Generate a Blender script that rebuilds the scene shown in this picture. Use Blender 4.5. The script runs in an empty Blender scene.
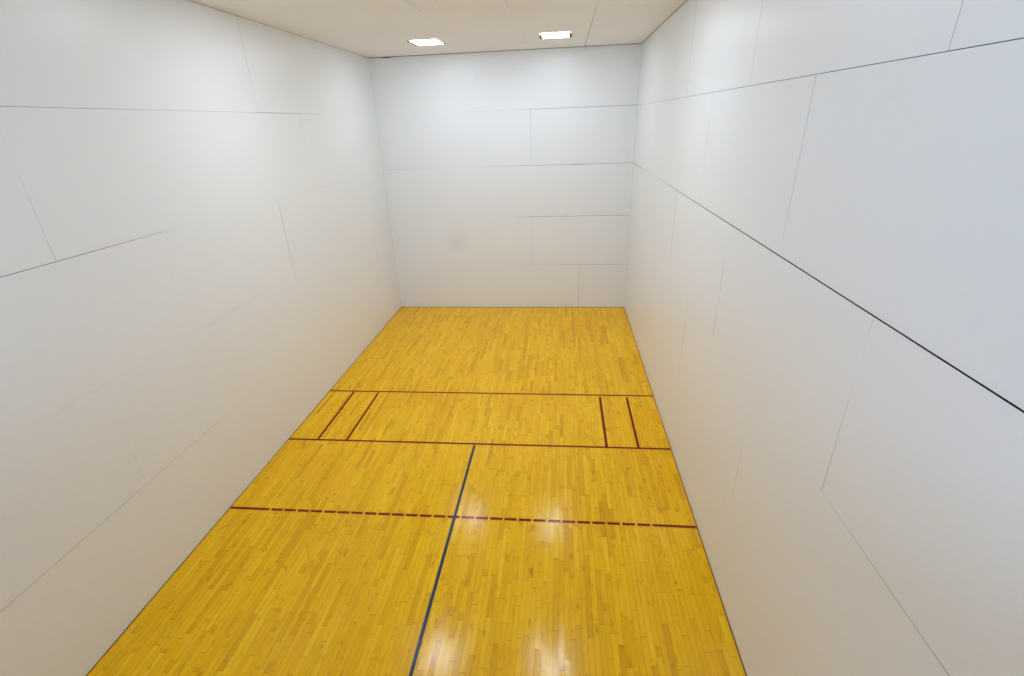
import bpy, bmesh, math
from mathutils import Matrix, Vector

FT = 0.3048
W, L, H = 20.0, 40.0, 19.87          # court: width, length, height in feet
S = bpy.context.scene
COL = S.collection

# ------------------------------------------------------------------ helpers
def interp(p, x):
    if isinstance(p, (int, float)):
        return float(p)
    if x <= p[0][0]:
        return p[0][1]
    for (a, va), (b, vb) in zip(p, p[1:]):
        if x <= b:
            return va + (vb - va) * (x - a) / (b - a)
    return p[-1][1]


def link(name, bm, mats, parent=None):
    me = bpy.data.meshes.new(name)
    bm.normal_update()
    bm.to_mesh(me)
    bm.free()
    for m in (mats if isinstance(mats, (list, tuple)) else [mats]):
        me.materials.append(m)
    o = bpy.data.objects.new(name, me)
    COL.objects.link(o)
    if parent:
        o.parent = parent
    return o


def box(bm, x0, x1, y0, y1, z0, z1, mi=0):
    vs = [bm.verts.new((x, y, z)) for x in (x0, x1) for y in (y0, y1) for z in (z0, z1)]
    for f in ((0, 1, 3, 2), (4, 6, 7, 5), (0, 4, 5, 1), (2, 3, 7, 6), (0, 2, 6, 4), (1, 5, 7, 3)):
        bm.faces.new([vs[i] for i in f]).material_index = mi


def structure(o, label=None):
    o['kind'] = 'structure'
    if label:
        o['label'] = label


class Nodes:
    """tiny builder for node trees"""
    def __init__(self, name):
        self.m = bpy.data.materials.new(name)
        self.m.use_nodes = True
        self.t = self.m.node_tree
        self.b = self.t.nodes['Principled BSDF']

    def n(self, kind, **kw):
        nd = self.t.nodes.new(kind)
        for k, v in kw.items():
            setattr(nd, k, v)
        return nd

    def put(self, sock, v):
        if hasattr(v, 'is_output'):
            self.t.links.new(v, sock)
        else:
            sock.default_value = v

    def math(self, op, a, b=None, c=None, clamp=False):
        nd = self.n('ShaderNodeMath', operation=op, use_clamp=clamp)
        for i, v in enumerate((a, b, c)):
            if v is not None:
                self.put(nd.inputs[i], v)
        return nd.outputs[0]

    def mix(self, fac, a, b, mode='MIX'):
        nd = self.n('ShaderNodeMix', data_type='RGBA', blend_type=mode)
        self.put(nd.inputs[0], fac)
        self.put(nd.inputs[6], a)
        self.put(nd.inputs[7], b)
        return nd.outputs[2]

    def noise(self, vec, scale, detail=2.0, rough=0.5):
        nd = self.n('ShaderNodeTexNoise')
        self.put(nd.inputs['Vector'], vec)
        nd.inputs['Scale'].default_value = scale
        nd.inputs['Detail'].default_value = detail
        nd.inputs['Roughness'].default_value = rough
        return nd.outputs[0]

    def ramp(self, fac, stops, interp='LINEAR'):
        nd = self.n('ShaderNodeValToRGB')
        nd.color_ramp.interpolation = interp
        while len(nd.color_ramp.elements) < len(stops):
            nd.color_ramp.elements.new(0.5)
        for e, (p, c) in zip(nd.color_ramp.elements, stops):
            e.position = p
            e.color = c
        self.put(nd.inputs[0], fac)
        return nd.outputs[0]

    def white(self, a, b=None):
        if b is None:
            nd = self.n('ShaderNodeTexWhiteNoise', noise_dimensions='1D')
            self.put(nd.inputs['W'], a)
        else:
            nd = self.n('ShaderNodeTexWhiteNoise', noise_dimensions='2D')
            cv = self.n('ShaderNodeCombineXYZ')
            self.put(cv.inputs[0], a)
            self.put(cv.inputs[1], b)
            self.put(nd.inputs['Vector'], cv.outputs[0])
        return nd.outputs[0]

    def bump(self, height, strength, dist):
        nd = self.n('ShaderNodeBump')
        nd.inputs['Strength'].default_value = strength
        nd.inputs['Distance'].default_value = dist
        self.put(nd.inputs['Height'], height)
        self.t.links.new(nd.outputs[0], self.b.inputs['Normal'])

    def obj(self):
        return self.n('ShaderNodeTexCoord').outputs['Object']

    def sep(self, v):
        nd = self.n('ShaderNodeSeparateXYZ')
        self.put(nd.inputs[0], v)
        return nd.outputs


def g(v, a=1.0):
    return (v, v, v, a)

# ------------------------------------------------------------------ materials
def wall_material(name, smudge=None):
    k = Nodes(name)
    o = k.obj()
    n1 = k.noise(o, 0.55, 3)
    col = k.mix(k.math('MULTIPLY', n1, 0.55), (0.800, 0.829, 0.860, 1), (0.780, 0.809, 0.840, 1))
    # small rubbed ball marks
    n2 = k.noise(o, 5.5, 1.5)
    f2 = k.math('MULTIPLY', k.math('SUBTRACT', n2, 0.74, clamp=True), 1.6, clamp=True)
    col = k.mix(f2, col, (0.60, 0.60, 0.60, 1))
    if smudge:
        for (cx, cz, r, amt) in smudge:
            x, y, z = k.sep(o)
            dx = k.math('SUBTRACT', x, cx * FT)
            dz = k.math('SUBTRACT', z, cz * FT)
            d = k.math('SQRT', k.math('ADD', k.math('MULTIPLY', dx, dx), k.math('MULTIPLY', dz, dz)))
            d = k.math('ADD', d, k.math('MULTIPLY', k.math('SUBTRACT', k.noise(o, 4.0), 0.5), 0.25))
            f = k.math('SUBTRACT', 1.0, k.math('DIVIDE', d, r * FT), clamp=True)
            col = k.mix(k.math('MULTIPLY', f, amt), col, (0.45, 0.45, 0.44, 1))
    k.put(k.b.inputs['Base Color'], col)
    k.b.inputs['Roughness'].default_value = 0.34
    k.b.inputs['Specular IOR Level'].default_value = 0.5
    k.bump(k.noise(o, 2.2, 2), 0.25, 0.012)
    return k.m


WALL = wall_material('white_wall_paint')
WALL_FRONT = wall_material('white_front_wall_paint', [(5.6, 5.95, 1.15, 0.22)])

k = Nodes('panel_core')
k.b.inputs['Base Color'].default_value = (0.030, 0.026, 0.022, 1)
k.b.inputs['Roughness'].default_value = 0.9
CORE = k.m

k = Nodes('ceiling_paint')
o = k.obj()
col = k.mix(k.noise(o, 0.7, 3), (0.855, 0.872, 0.885, 1), (0.83, 0.84, 0.84, 1))
k.put(k.b.inputs['Base Color'], col)
k.b.inputs['Roughness'].default_value = 0.55
k.bump(k.noise(o, 3.0, 2), 0.15, 0.01)
CEIL = k.m

k = Nodes('joint_core')
k.b.inputs['Base Color'].default_value = (0.300, 0.160, 0.035, 1)
k.b.inputs['Roughness'].default_value = 0.9
JOINT = k.m

# strip maple floor -------------------------------------------------
k = Nodes('maple_strip_floor')
o = k.obj()
X, Y, Z = k.sep(o)
SW = 0.0572
xs = k.math('DIVIDE', X, SW)
strip = k.math('FLOOR', xs)
fx = k.math('FRACT', xs)
r1 = k.white(strip)
r2 = k.white(k.math('ADD', strip, 517.3))
blen = k.math('MULTIPLY_ADD', r2, 0.75, 0.38)
ty = k.math('DIVIDE', k.math('MULTIPLY_ADD', r1, 9.0, Y), blen)
board = k.math('FLOOR', ty)
fy = k.math('FRACT', ty)
rb = k.white(strip, board)
rc = k.white(k.math('ADD', strip, 91.7), k.math('ADD', board, 13.1))
rd = k.white(k.math('ADD', strip, 33.1), k.math('ADD', board, 71.9))
base = k.ramp(rb, [(0.0, (0.740, 0.380, 0.002, 1)), (0.14, (0.850, 0.465, 0.002, 1)), (0.45, (0.905, 0.505, 0.003, 1)),
                   (0.80, (0.940, 0.540, 0.004, 1)), (1.0, (0.960, 0.590, 0.016, 1))])
# grain running with the boards, shifted from board to board
cv = k.n('ShaderNodeCombineXYZ')
k.put(cv.inputs[0], k.math('MULTIPLY', X, 70.0))
k.put(cv.inputs[1], k.math('MULTIPLY_ADD', rc, 40.0, k.math('MULTIPLY', Y, 3.0)))
k.put(cv.inputs[2], k.math('MULTIPLY', strip, 3.7))
gr = k.noise(cv.outputs[0], 1.0, 4, 0.6)
col = k.mix(k.math('MULTIPLY', k.math('SUBTRACT', gr, 0.50, clamp=True), 2.4, clamp=True), base, (0.56, 0.265, 0.005, 1))
# darker mineral streaks and short brown pieces
cv2 = k.n('ShaderNodeCombineXYZ')
k.put(cv2.inputs[0], k.math('MULTIPLY', X, 14.0))
k.put(cv2.inputs[1], k.math('MULTIPLY_ADD', rd, 30.0, k.math('MULTIPLY', Y, 2.6)))
k.put(cv2.inputs[2], k.math('MULTIPLY', strip, 1.9))
st = k.noise(cv2.outputs[0], 1.0, 2, 0.5)
fst = k.math('MULTIPLY', k.math('SUBTRACT', st, 0.64, clamp=True), 5.0, clamp=True)
col = k.mix(k.math('MULTIPLY', fst, 0.75), col, (0.44, 0.175, 0.003, 1))
pale = k.math('MULTIPLY', k.math('SUBTRACT', 0.40, st, clamp=True), 2.2, clamp=True)
col = k.mix(pale, col, (0.93, 0.58, 0.04, 1))
# small dark flecks and figured ends
cv3 = k.n('ShaderNodeCombineXYZ')
k.put(cv3.inputs[0], k.math('MULTIPLY', X, 22.0))
k.put(cv3.inputs[1], k.math('MULTIPLY_ADD', rb, 50.0, k.math('MULTIPLY', Y, 6.0)))
k.put(cv3.inputs[2], k.math('MULTIPLY', strip, 5.3))
fl3 = k.math('MULTIPLY', k.math('SUBTRACT', k.noise(cv3.outputs[0], 1.0, 3, 0.6), 0.615, clamp=True), 10.0, clamp=True)
col = k.mix(k.math('MULTIPLY', fl3, 0.75), col, (0.45, 0.180, 0.002, 1))
fe = k.math('MULTIPLY', k.math('GREATER_THAN', rd, 0.80), k.math('LESS_THAN', k.math('MULTIPLY', fy, blen), k.math('MULTIPLY_ADD', rc, 0.11, 0.02)))
col = k.mix(k.math('MULTIPLY', fe, k.math('MULTIPLY', k.math('ADD', gr, rb), 0.30)), col, (0.52, 0.215, 0.002, 1))
# large worn / ambered areas
big = k.noise(o, 0.55, 3)
col = k.mix(k.math('MULTIPLY', k.math('SUBTRACT', big, 0.52, clamp=True), 1.6, clamp=True), col, (0.74, 0.355, 0.004, 1))
# joints between boards
jx = k.math('MINIMUM', fx, k.math('SUBTRACT', 1.0, fx))
jx = k.math('MULTIPLY', jx, SW)
jw = k.math('MULTIPLY_ADD', r2, 0.0011, 0.0003)
edge = k.math('LESS_THAN', jx, jw)
jy = k.math('MULTIPLY', k.math('MINIMUM', fy, k.math('SUBTRACT', 1.0, fy)), blen)
end = k.math('LESS_THAN', jy, 0.0022)
jj = k.math('MAXIMUM', edge, k.math('MULTIPLY', end, 0.8))
col = k.mix(k.math('MULTIPLY', jj, 0.92), col, (0.240, 0.095, 0.002, 1))
k.put(k.b.inputs['Base Color'], col)
k.b.inputs['Roughness'].default_value = 0.42
k.b.inputs['Specular IOR Level'].default_value = 0.06
k.b.inputs['Coat Weight'].default_value = 0.38
k.b.inputs['Coat Roughness'].default_value = 0.16
hb = k.math('ADD', k.math('MULTIPLY', rb, 0.5), k.math('MULTIPLY', k.noise(o, 6.0, 2), 0.8))
k.bump(hb, 0.12, 0.002)
# each strip lies at its own very slight tilt, which breaks up the gloss
tilt = k.n('ShaderNodeCombineXYZ')
k.put(tilt.inputs[0], k.math('MULTIPLY', k.math('SUBTRACT', k.white(k.math('ADD', strip, 7.7), board), 0.5), 0.022))
k.put(tilt.inputs[1], k.math('MULTIPLY', k.math('SUBTRACT', k.white(k.math('ADD', strip, 3.3), board), 0.5), 0.022))
tilt.inputs[2].default_value = 0.0
va = k.n('ShaderNodeVectorMath', operation='ADD')
k.put(va.inputs[0], k.n('ShaderNodeNewGeometry').outputs['Normal'])
k.put(va.inputs[1], tilt.outputs[0])
vn = k.n('ShaderNodeVectorMath', operation='NORMALIZE')
k.put(vn.inputs[0], va.outputs[0])
k.put(k.b.inputs['Coat Normal'], vn.outputs[0])
FLOOR = k.m


def paint(name, c):
    k = Nodes(name)
    o = k.obj()
    n = k.noise(o, 18.0, 3)
    k.put(k.b.inputs['Base Color'], k.mix(n, c, tuple(v * 0.75 for v in c[:3]) + (1,)))
    k.b.inputs['Roughness'].default_value = 0.42
    k.b.inputs['Specular IOR Level'].default_value = 0.06
    k.b.inputs['Coat Weight'].default_value = 0.28
    k.b.inputs['Coat Roughness'].default_value = 0.16
    return k.m


RED = paint('dark_red_line_paint', (0.215, 0.008, 0.001, 1))
BLUE = paint('blue_line_paint', (0.030, 0.060, 0.120, 1))

def lit(name, power):
    k = Nodes(name)
    k.b.inputs['Base Color'].default_value = (0.9, 0.9, 0.9, 1)
    k.b.inputs['Emission Color'].default_value = (0.885, 0.98, 1.085, 1)
    k.b.inputs['Emission Strength'].default_value = power
    return k.m


LIT = lit('diffuser_lit', 29.5)
LIT_MID = lit('diffuser_lit_mid_row_boosted', 42.0)  # middle row strength raised to brighten the mid walls and floor
LIT_REAR = lit('diffuser_lit_rear_row_added', 10.5)  # unseen rear row, added dim to brighten the end near the camera
k = Nodes('fixture_metal')
k.put(k.b.inputs['Base Color'], k.mix(k.noise(k.obj(), 9.0), (0.30, 0.29, 0.27, 1), (0.22, 0.21, 0.19, 1)))
k.b.inputs['Roughness'].default_value = 0.5
METAL = k.m
k = Nodes('fixture_white_enamel')
k.put(k.b.inputs['Base Color'], k.mix(k.noise(k.obj(), 9.0), (0.78, 0.78, 0.76, 1), (0.72, 0.72, 0.70, 1)))
k.b.inputs['Roughness'].default_value = 0.4
ENAMEL = k.m
k = Nodes('gallery_paint')
k.put(k.b.inputs['Base Color'], k.mix(k.noise(k.obj(), 0.8), (0.72, 0.72, 0.72, 1), (0.66, 0.66, 0.66, 1)))
k.b.inputs['Roughness'].default_value = 0.7
GAL = k.m
k = Nodes('gallery_carpet')
k.put(k.b.inputs['Base Color'], k.mix(k.noise(k.obj(), 60.0), (0.10, 0.10, 0.12, 1), (0.16, 0.16, 0.18, 1)))
k.b.inputs['Roughness'].default_value = 0.95
CARPET = k.m

# ------------------------------------------------------------------ panelled surfaces
TH = 0.014           # panel thickness (m)


class Panels:
    """sheets screwed side by side: every joint is a real gap of its own width"""
    def __init__(self, to_world, normal, gain=1.0):
        self.bm = bmesh.new()
        self.f = to_world
        self.nrm = Vector(normal)
        self.gain = gain

    def panel(self, u0, u1, gl, gr, lo, hi, gb, gt, step=0.5):
        """u0/u1: joint positions; lo(u), hi(u): lower / upper joint line (ft); g*: gap in mm along each edge"""
        mm = 0.001 / FT * 0.5 * self.gain
        nu = max(2, int(round((u1 - u0) / step)))
        nv = max(2, int(round((hi(u0) - lo(u0)) / step)))
        pts = []
        def corner(u, v, su, sv, left, bottom):
            return (u, v)
        us = [u0 + (u1 - u0) * i / nu for i in range(nu + 1)]
        def gl_(v): return interp(gl, v) * mm
        def gr_(v): return interp(gr, v) * mm
        for i, u in enumerate(us):
            uu = u
            if i == 0: uu = u0 + gl_(lo(u))
            if i == nu: uu = u1 - gr_(lo(u))
            pts.append((uu, lo(u) + interp(gb, u) * mm))
        for j in range(1, nv):
            v = lo(u1) + (hi(u1) - lo(u1)) * j / nv
            pts.append((u1 - gr_(v), v))
        for i, u in reversed(list(enumerate(us))):
            uu = u
            if i == 0: uu = u0 + gl_(hi(u))
            if i == nu: uu = u1 - gr_(hi(u))
            pts.append((uu, hi(u) - interp(gt, u) * mm))
        for j in range(nv - 1, 0, -1):
            v = lo(u0) + (hi(u0) - lo(u0)) * j / nv
            pts.append((u0 + gl_(v), v))
        self.poly(pts)

    def poly(self, pts):
        bm = self.bm
        top = [bm.verts.new(Vector(self.f(u * FT, v * FT))) for u, v in pts]
        bot = [bm.verts.new(t.co - self.nrm * TH) for t in top]
        f = bm.faces.new(top)
        f.material_index = 0
        n = len(top)
        f.normal_update()
        if f.normal.dot(self.nrm) < 0:
            f.normal_flip()
        for i in range(n):
            bm.faces.new((top[i], bot[i], bot[(i + 1) % n], top[(i + 1) % n])).material_index = 1

    def rows(self, hs, joints, u_end, edge_l=1.0, edge_r=1.0, u_start=0.0):
        """hs: list of (line(u), gap) from bottom to top; joints: per row [(u, gap), ...]"""
        for r in range(len(hs) - 1):
            js = [(u_start, edge_l)] + joints[r] + [(u_end, edge_r)]
            for (a, ga), (b, gb) in zip(js, js[1:]):
                self.panel(a, b, ga, gb, hs[r][0], hs[r + 1][0], hs[r][1], hs[r + 1][1])


def line(v, s=0.0):
    return lambda u: v + s * u


BACK = 0.10
# ---- left wall: x = 0, u = distance from the front wall, v = height
LEAN = lambda v: FT * (-0.10 + 0.14 * v / (H * FT))      # the left wall leans in a little
p = Panels(lambda u, v: (LEAN(v), -u, v), (1, 0, 0), 1.6)
hs = [(line(0.0), 2),
      (line(3.95), [(0, .1), (23.4, .15), (24, 1.6), (28, 1.3), (31, 1.5), (34, 2), (40, 2)]),
      (line(7.95), [(0, .1), (18, .15), (20, .8), (23, .6), (24, .2), (27.5, .2), (28.2, .5), (29.5, .4), (30, .1), (40, .2)]),
      (line(11.94), [(0, .1), (10, .3), (11, .9), (13, .9), (14, .15), (22.9, .15), (23.8, 1.4), (26, 2.6), (33, 3.2), (40, 3)]),
      (line(15.97), [(0, .1), (9, .2), (10.5, 1.4), (15.95, 3.4), (16.05, .9), (20, 1.0), (24, 1.5), (33, 2.4), (40, 3)]),
      (line(H), [(0, 6), (5, 4), (10.2, 4), (10.4, 9), (10.8, 4), (15.5, 5), (15.75, 11), (16.2, 6), (22, 5), (40, 5)])]
p.rows(hs, [[(8, .1), (16, .1), (24, .1), (32, .1)],
            [(4, .8), (12, .1), (20, .1), (28, [(4, .7), (6, .3), (7, .1), (8, .1)]), (36, .1)],
            [(8, .1), (16, [(8, 1.6), (9, 2), (12, 2.4)]), (24, .1), (32, .1)],
            [(4, .1), (12.05, [(12, .1), (13.4, .1), (14.3, .9), (16, 1.0)]), (20, .1), (27.8, [(12, 1.4), (13.5, .6), (14.6, .15), (16, .1)]), (36, .3)],
            [(8, .1), (16, [(16, 1.2), (18, 1.6), (20, 2)]), (24, .15), (32, .1)]], L, 2, 1)
box(p.bm, -BACK, -TH - .032, -L * FT, BACK, -0.12, H * FT + 0.17, 1)
wl = link('wall_left', p.bm, [WALL, CORE])
structure(wl, 'white panelled left side wall with thin grey joints')

# ---- right wall: x = 20
p = Panels(lambda u, v: (W * FT, -u, v), (-1, 0, 0), 1.4)
hs = [(line(0.0), 2),
      (line(3.92), .1),
      (line(7.95, -0.0065), [(0, .1), (31, .1), (31.6, .5), (33, 1.4), (35, 2.2), (40, 2.5)]),
      (line(11.94, -0.0055), [(0, 6), (4, 6), (4.6, 2), (12, 2), (14, 3), (19, 4.5), (22, 6), (26, 6.5), (34.5, 6.5), (40, 6)]),
      (line(15.93, -0.002), [(0, 2.5), (3, 1.2), (8, 1.2), (12, 2.4), (16, 1.8), (19, 2.4), (27, 2.6), (35, 2.6), (40, 2)]),
      (line(H), [(0, 5), (4, 9), (6.3, 9), (6.6, 14), (7, 1), (8.5, 1), (9.2, 7), (16, 6), (40, 5)])]
p.rows(hs, [[(7.4, .1), (15.4, .1), (23.4, .1), (31.4, .2)],
            [(3.6, .1), (11.5, .1), (19.5, [(4, 2.6), (7, 2.2), (7.8, .5)]), (27.4, [(4, 1.6), (5.6, .9), (7, .1)]), (35.4, .2)],
            [(7.4, .1), (15.35, [(8, .8), (9, 3), (12, 3.4)]), (23.35, [(8, 3), (9.6, 2.2), (10.8, .3), (12, .1)]),
             (31.4, [(7.6, 2.2), (9, 1.6), (10, .5), (10.8, .1), (11.3, .1), (11.5, .8)])],
            [(3.6, .1), (11.4, .1), (19.4, [(12, .9), (16, 1.4)]), (27.32, [(12, .3), (12.6, 1.6), (14, 2.0), (15.3, 2.0), (15.7, 3)]), (35.3, .2)],
            [(7.4, .1), (15.25, 2.6), (23.2, [(16, 1.8), (20, 2.2)]), (31.28, 1.7)]], L, 2, 1)
box(p.bm, W * FT + TH, W * FT + BACK, -L * FT, BACK, -0.12, H * FT + 0.17, 1)
wr = link('wall_right', p.bm, [WALL, CORE])
structure(wr, 'white panelled right side wall with a long black joint')

# ---- front wall: y = 0, u = x
p = Panels(lambda u, v: (u, 0, v), (0, -1, 0), 2.2)
hs = [(line(0.0), 3),
      (line(3.88), [(0, .1), (9, .3), (12, 1.3), (20, 2.0)]),
      (line(7.96), [(0, .3), (2.5, .3), (10.3, .2), (11.2, 2.2), (20, 2.4)]),
      (line(11.95), [(0, .3), (.5, 1.0), (2, 1.0), (4, .5), (4.2, .1), (7.2, .1), (7.9, 1.4), (12, 2.2), (15.4, 2.4), (15.5, 5), (16, 5), (16.1, 2.4), (20, 2.6)]),
      (line(15.97), [(0, .1), (6.4, .1), (7.3, .6), (11.95, .8), (12.05, 2.6), (20, 2.8)]),
      (line(H), [(0, 9), (.9, 9), (1.1, 24), (1.7, 24), (1.9, 8), (6, 6), (14, 6), (20, 6)])]
p.rows(hs, [[(8, .1), (16.02, 1.7)],
            [(4, .1), (12.05, .6)],
            [(8, .1), (16, .1)],
            [(4, .1), (12.05, [(12, .6), (14, 1.2), (16, 1.6)])],
            [(8, .1), (16, .1)]], W + 0.04, 0, 0, -0.14)
box(p.bm, -TH - .03, W * FT + TH, TH, BACK, -0.12, H * FT + 0.17, 1)
wf = link('wall_front', p.bm, [WALL_FRONT, CORE])
structure(wf, 'white panelled front end wall above the far floor edge')

# ---- back wall, twelve feet high under the viewing opening
bm = bmesh.new()
box(bm, 0, W * FT, -L * FT - 0.12, -L * FT, -0.12, 11.9 * FT)
wb = link('wall_back', bm, [WALL])
structure(wb)

# ---- ceiling: z = H, u = x, v = distance from front wall; openings for the lamps
HOLE = 0.15
LX = [(5.08, 6.80), (13.15, 14.87)]
LY = [(4.45, 6.65), (17.7, 19.9), (31.3, 33.5)]
p = Panels(lambda u, v: (u, -v, H * FT), (0, 0, -1), 1.5)
seam = {0: 9, 20: 9, 4: [(0, .1)], 8: [(0, .2), (13, .2), (15, 2), (17, 2), (18, .3)], 12: [(0, .2), (2.4, .2), (3, 3.2), (3.8, 3), (4.5, .6), (10, .5), (13, .5), (14.3, 2), (15.4, 2), (16, .3)],
        16: [(0, 6), (4, 5), (8, 4), (12, 2.2), (14, .8), (16, .4)]}
xs_ = [0, 4, 8, 12, 16, 20]
for i in range(5):
    a, b = xs_[i], xs_[i + 1]
    ga = seam.get(a, 2)
    gb = seam.get(b, 2)
    hole = next(((c, d) for c, d in LX if a < c and d < b), None)
    if not hole:
        p.panel(a, b, ga, gb, line(0), line(L), 14, 0)
        continue
    cuts = [0.0]
    for c, d in LY:
        cuts += [c, d]
    cuts.append(L)
    for j in range(len(cuts) - 1):
        v0, v1 = cuts[j], cuts[j + 1]
        if j % 2 == 0:
            p.panel(a, b, ga, gb, line(v0), line(v1), 14 if j == 0 else 0, 0)
        else:
            p.panel(a, hole[0] - HOLE, ga, 0, line(v0), line(v1), 0, 0)
            p.panel(hole[1] + HOLE, b, 0, gb, line(v0), line(v1), 0, 0)
box(p.bm, -TH - .03, W * FT + TH, -L * FT, TH, H * FT + 0.09, H * FT + 0.16, 1)
ce = link('ceiling', p.bm, [CEIL, JOINT])
structure(ce, 'off-white panelled ceiling with two lit lamps')

# ---- floor
bm = bmesh.new()
IN = 0.011
box(bm, IN - .10 * FT, W * FT - IN, -L * FT + IN, -IN * 1.6, -0.03, 0)
box(bm, -BACK, W * FT + BACK, -L * FT - 0.12, BACK, -0.12, -0.032, 1)
fl = link('floor', bm, [FLOOR, JOINT])
structure(fl, 'glossy yellow maple strip floor with red and blue court lines')

LW = 0.130 * FT / 2
T = 0.0012


def skew(b):
    for v in b.verts:           # the cross lines were laid a touch out of square
        v.co.y += 0.006 * v.co.x


def strip_bm(x0, x1, d0, d1):
    b = bmesh.new()
    box(b, x0, x1, -d1, -d0, 0.0, T)
    if x1 - x0 > d1 - d0:
        skew(b)
    return b


def hline(name, d, label, x0=-0.05, x1=W - 0.04):
    o = link(name, strip_bm(x0 * FT, x1 * FT, d * FT - LW, d * FT + LW), RED, fl)
    o['label'] = label
    return o


hline('service_line', 14.97, 'dark red line across the floor farthest from camera')
hline('short_line', 20.02, 'dark red solid line across the floor where the blue line starts')
for x, lab in ((1.53, 'short dark red line nearest the left wall'), (3.14, 'short dark red line second from the left wall'),
               (16.82, 'short dark red line second from the right wall'), (18.40, 'short dark red line nearest the right wall')):
    o = link('side_line', strip_bm(x * FT - LW, x * FT + LW, 15.0 * FT + LW, 20.0 * FT - LW), RED, fl)
    o['label'] = lab
b = strip_bm(-0.05 * FT, 1.76 * FT, 25.05 * FT - LW, 25.05 * FT + LW)
q = 0.006 * 18.23 * FT
box(b, 18.23 * FT, 19.96 * FT, -25.05 * FT - LW + q, -25.05 * FT + LW + q, 0, T)
rl = link('receiving_line', b, RED, fl)
rl['label'] = 'dashed dark red line across the floor nearest the camera'
n = 27
pitch = (18.23 - 1.76 - 0.09) / n
dash_mesh = None
for i in range(n):
    if dash_mesh is None:
        d = link('dash', strip_bm(0, (pitch - 0.09) * FT, 25.05 * FT - LW, 25.05 * FT + LW), RED, rl)
        dash_mesh = d.data
    else:
        d = bpy.data.objects.new('dash', dash_mesh)
        COL.objects.link(d)
        d.parent = rl
    d.location.x = (1.76 + 0.09 + pitch * i) * FT
    d.location.y = 0.006 * d.location.x
b = bmesh.new()
box(b, 10.06 * FT - LW * .92, 10.06 * FT + LW * .92, -L * FT + 0.05, -20.07 * FT - LW * .3, 0.0, T * 1.6)
for v in b.verts:                # it drifts a little toward the left wall
    v.co.x += 0.0062 * (v.co.y + 20 * FT) + 0.01 * FT
o = link('center_line', b, BLUE, fl)
o['label'] = 'blue line running down the middle of the floor'

# ------------------------------------------------------------------ ceiling lights
LABELS = {(0, 0): 'lit recessed ceiling light above the front wall, nearer the left wall',
          (1, 0): 'lit recessed ceiling light above the front wall, nearer the right wall',
          (0, 1): 'lit recessed ceiling light over the short red line, nearer the left wall',
          (1, 1): 'lit recessed ceiling light over the short red line, nearer the right wall',
          (0, 2): 'unseen added dimmer recessed ceiling light by the viewing opening, nearer the left wall',
          (1, 2): 'unseen added dimmer recessed ceiling light by the viewing opening, nearer the right wall'}


def make_light():
    w = (LX[0][1] - LX[0][0]) * FT / 2
    l = (LY[0][1] - LY[0][0]) * FT / 2
    r = bpy.data.objects.new('ceiling_light', None)
    COL.objects.link(r)
    r['category'] = 'ceiling light'
    r['group'] = 'recessed ceiling lights'
    # housing: open metal tray up in the hole
    b = bmesh.new()
    h = HOLE * FT * .92
    box(b, -w - h, w + h, -l + .004, l - .004, 0.078, 0.086)
    box(b, -w - h, -w - h + .006, -l + .004, l - .004, 0.016, 0.078)
    box(b, w + h - .006, w + h, -l + .004, l - .004, 0.016, 0.078)
    link('housing', b, METAL, r)
    # lens panel that glows, slightly crowned
    b = bmesh.new()
    nx, ny = 12, 12
    vs = [[b.verts.new((-w + .012 + (2 * w - .024) * i / nx, -l + .016 + (2 * l - .032) * j / ny,
                        0.006 - 0.005 * math.sin(math.pi * i / nx) * math.sin(math.pi * j / ny))) for j in range(ny + 1)] for i in range(nx + 1)]
    for i in range(nx):
        for j in range(ny):
            b.faces.new((vs[i][j], vs[i][j + 1], vs[i + 1][j + 1], vs[i + 1][j]))
    link('diffuser', b, LIT, r)
    # slim frame around the lens
    b = bmesh.new()
    box(b, -w, w, -l + .002, -l + .016, 0.002, 0.03)
    box(b, -w, w, l - .016, l - .002, 0.002, 0.03)
    box(b, -w, -w + .012, -l + .016, l - .016, 0.002, 0.03)
    box(b, w - .012, w, -l + .016, l - .016, 0.002, 0.03)
    link('frame', b, ENAMEL, r)
    return r


proto = make_light()
for j, (y0, y1) in enumerate(LY):
    for i, (x0, x1) in enumerate(LX):
        if (i, j) == (0, 0):
            r = proto
        else:
            r = proto.copy()
            COL.objects.link(r)
            for ch in list(proto.children):
                c = ch.copy()
                COL.objects.link(c)
                c.parent = r
                if j and ch.name.startswith('diffuser'):
                    c.data = ch.data.copy()
                    c.data.materials[0] = LIT_MID if j == 1 else LIT_REAR
        r.location = ((x0 + x1) / 2 * FT, -(y0 + y1) / 2 * FT, H * FT)
        r['label'] = LABELS[(i, j)]

# ------------------------------------------------------------------ viewing gallery behind the opening (unseen, brings the daylight)
G0, G1 = -L * FT - 0.12, -50 * FT
bm = bmesh.new()
box(bm, -BACK, W * FT + BACK, G1 - .1, G0, 11.2 * FT, 11.4 * FT)
structure(link('floor_gallery', bm, CARPET))
bm = bmesh.new()
box(bm, -BACK, W * FT + BACK, G1 - .1, -L * FT, H * FT + .002, H * FT + .1)
structure(link('ceiling_gallery', bm, GAL))
bm = bmesh.new()
box(bm, -BACK, -.002, G1 - .1, -L * FT, 11.4 * FT, H * FT)
structure(link('wall_gallery_left', bm, GAL))
bm = bmesh.new()
box(bm, W * FT + .002, W * FT + BACK, G1 - .1, -L * FT, 11.4 * FT, H * FT)
structure(link('wall_gallery_right', bm, GAL))
WX0, WX1, WZ0, WZ1 = 1.5 * FT, 9.5 * FT, 13.5 * FT, 18.8 * FT
bm = bmesh.new()
box(bm, -.002, WX0, G1 - .1, G1, 11.4 * FT, H * FT)
box(bm, WX1, W * FT + .002, G1 - .1, G1, 11.4 * FT, H * FT)
box(bm, WX0, WX1, G1 - .1, G1, 11.4 * FT, WZ0)
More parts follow.
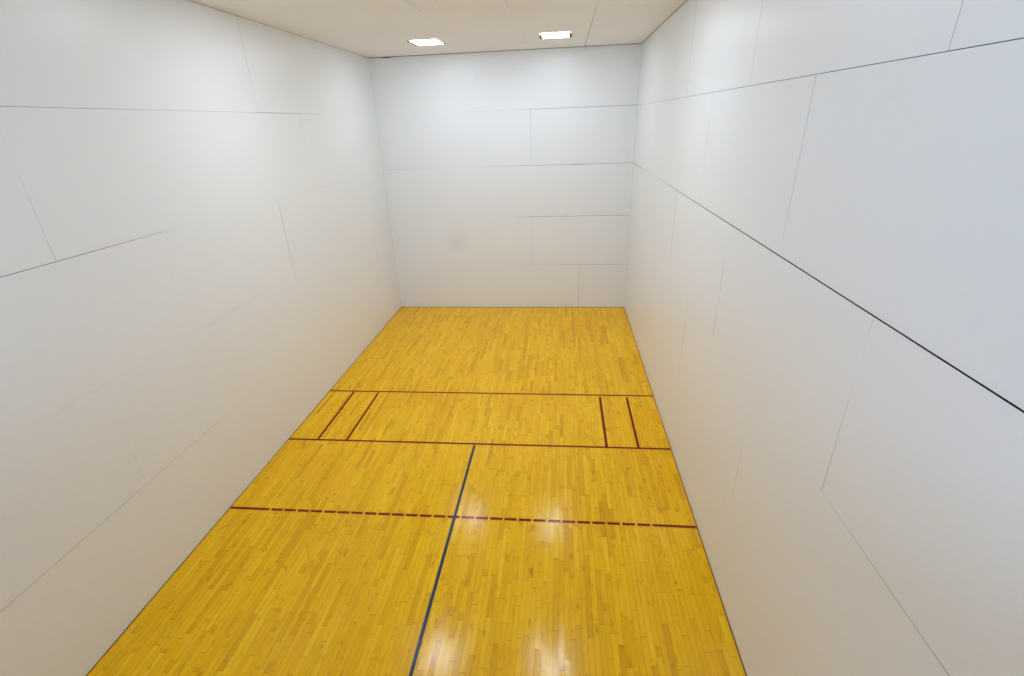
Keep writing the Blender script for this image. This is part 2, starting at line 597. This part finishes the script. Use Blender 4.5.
box(bm, WX0, WX1, G1 - .1, G1, WZ1, H * FT)
structure(link('wall_gallery_back', bm, GAL))
bm = bmesh.new()
for a, b_ in ((WX0, WX0 + .05), ((WX0 + WX1) / 2 - .025, (WX0 + WX1) / 2 + .025), (WX1 - .05, WX1)):
    box(bm, a, b_, G1 - .08, G1 - .03, WZ0, WZ1)
box(bm, WX0, WX1, G1 - .08, G1 - .03, WZ0, WZ0 + .05)
box(bm, WX0, WX1, G1 - .08, G1 - .03, WZ1 - .05, WZ1)
structure(link('window_1', bm, METAL))

# daylight through that window
w = bpy.data.worlds.new('sky')
S.world = w
w.use_nodes = True
bg = w.node_tree.nodes['Background']
bg.inputs[0].default_value = (0.50, 0.70, 1.0, 1)
bg.inputs[1].default_value = 18.0
pl = bpy.data.lights.new('window_portal', 'AREA')
pl.shape = 'RECTANGLE'
pl.size = WX1 - WX0
pl.size_y = WZ1 - WZ0
pl.cycles.is_portal = True
po = bpy.data.objects.new('window_portal', pl)
COL.objects.link(po)
po.location = ((WX0 + WX1) / 2, G1 - .12, (WZ0 + WZ1) / 2)
po.rotation_euler = (math.radians(90), 0, 0)      # faces +Y

# ------------------------------------------------------------------ camera (solved from the court lines)
cam = bpy.data.cameras.new('camera')
cam.sensor_width = 36.0
cam.lens = 36.0 * 475.99 / 1024
cam.clip_start = 0.02
co = bpy.data.objects.new('camera', cam)
COL.objects.link(co)
Rr = Vector((0.99494666, 0.0943417, -0.03436267))
Uu = Vector((-0.00788961, 0.41464237, 0.90995025))
Ff = Vector((-0.10009447, 0.90508085, -0.41329136))
m = Matrix(((Rr.x, Uu.x, -Ff.x), (Rr.y, Uu.y, -Ff.y), (Rr.z, Uu.z, -Ff.z)))
co.matrix_world = Matrix.Translation(Vector((14.4175 * FT, -39.8702 * FT, 15.1512 * FT))) @ m.to_4x4()
S.camera = co

vs = S.view_settings
S.display_settings.display_device = 'sRGB'
vs.view_transform = 'Standard'
vs.look = 'None'
vs.gamma = 1.0
vs.use_curve_mapping = False
vs.exposure = -0.02
S.cycles.max_bounces = 16
S.cycles.diffuse_bounces = 12
S.cycles.use_denoising = True
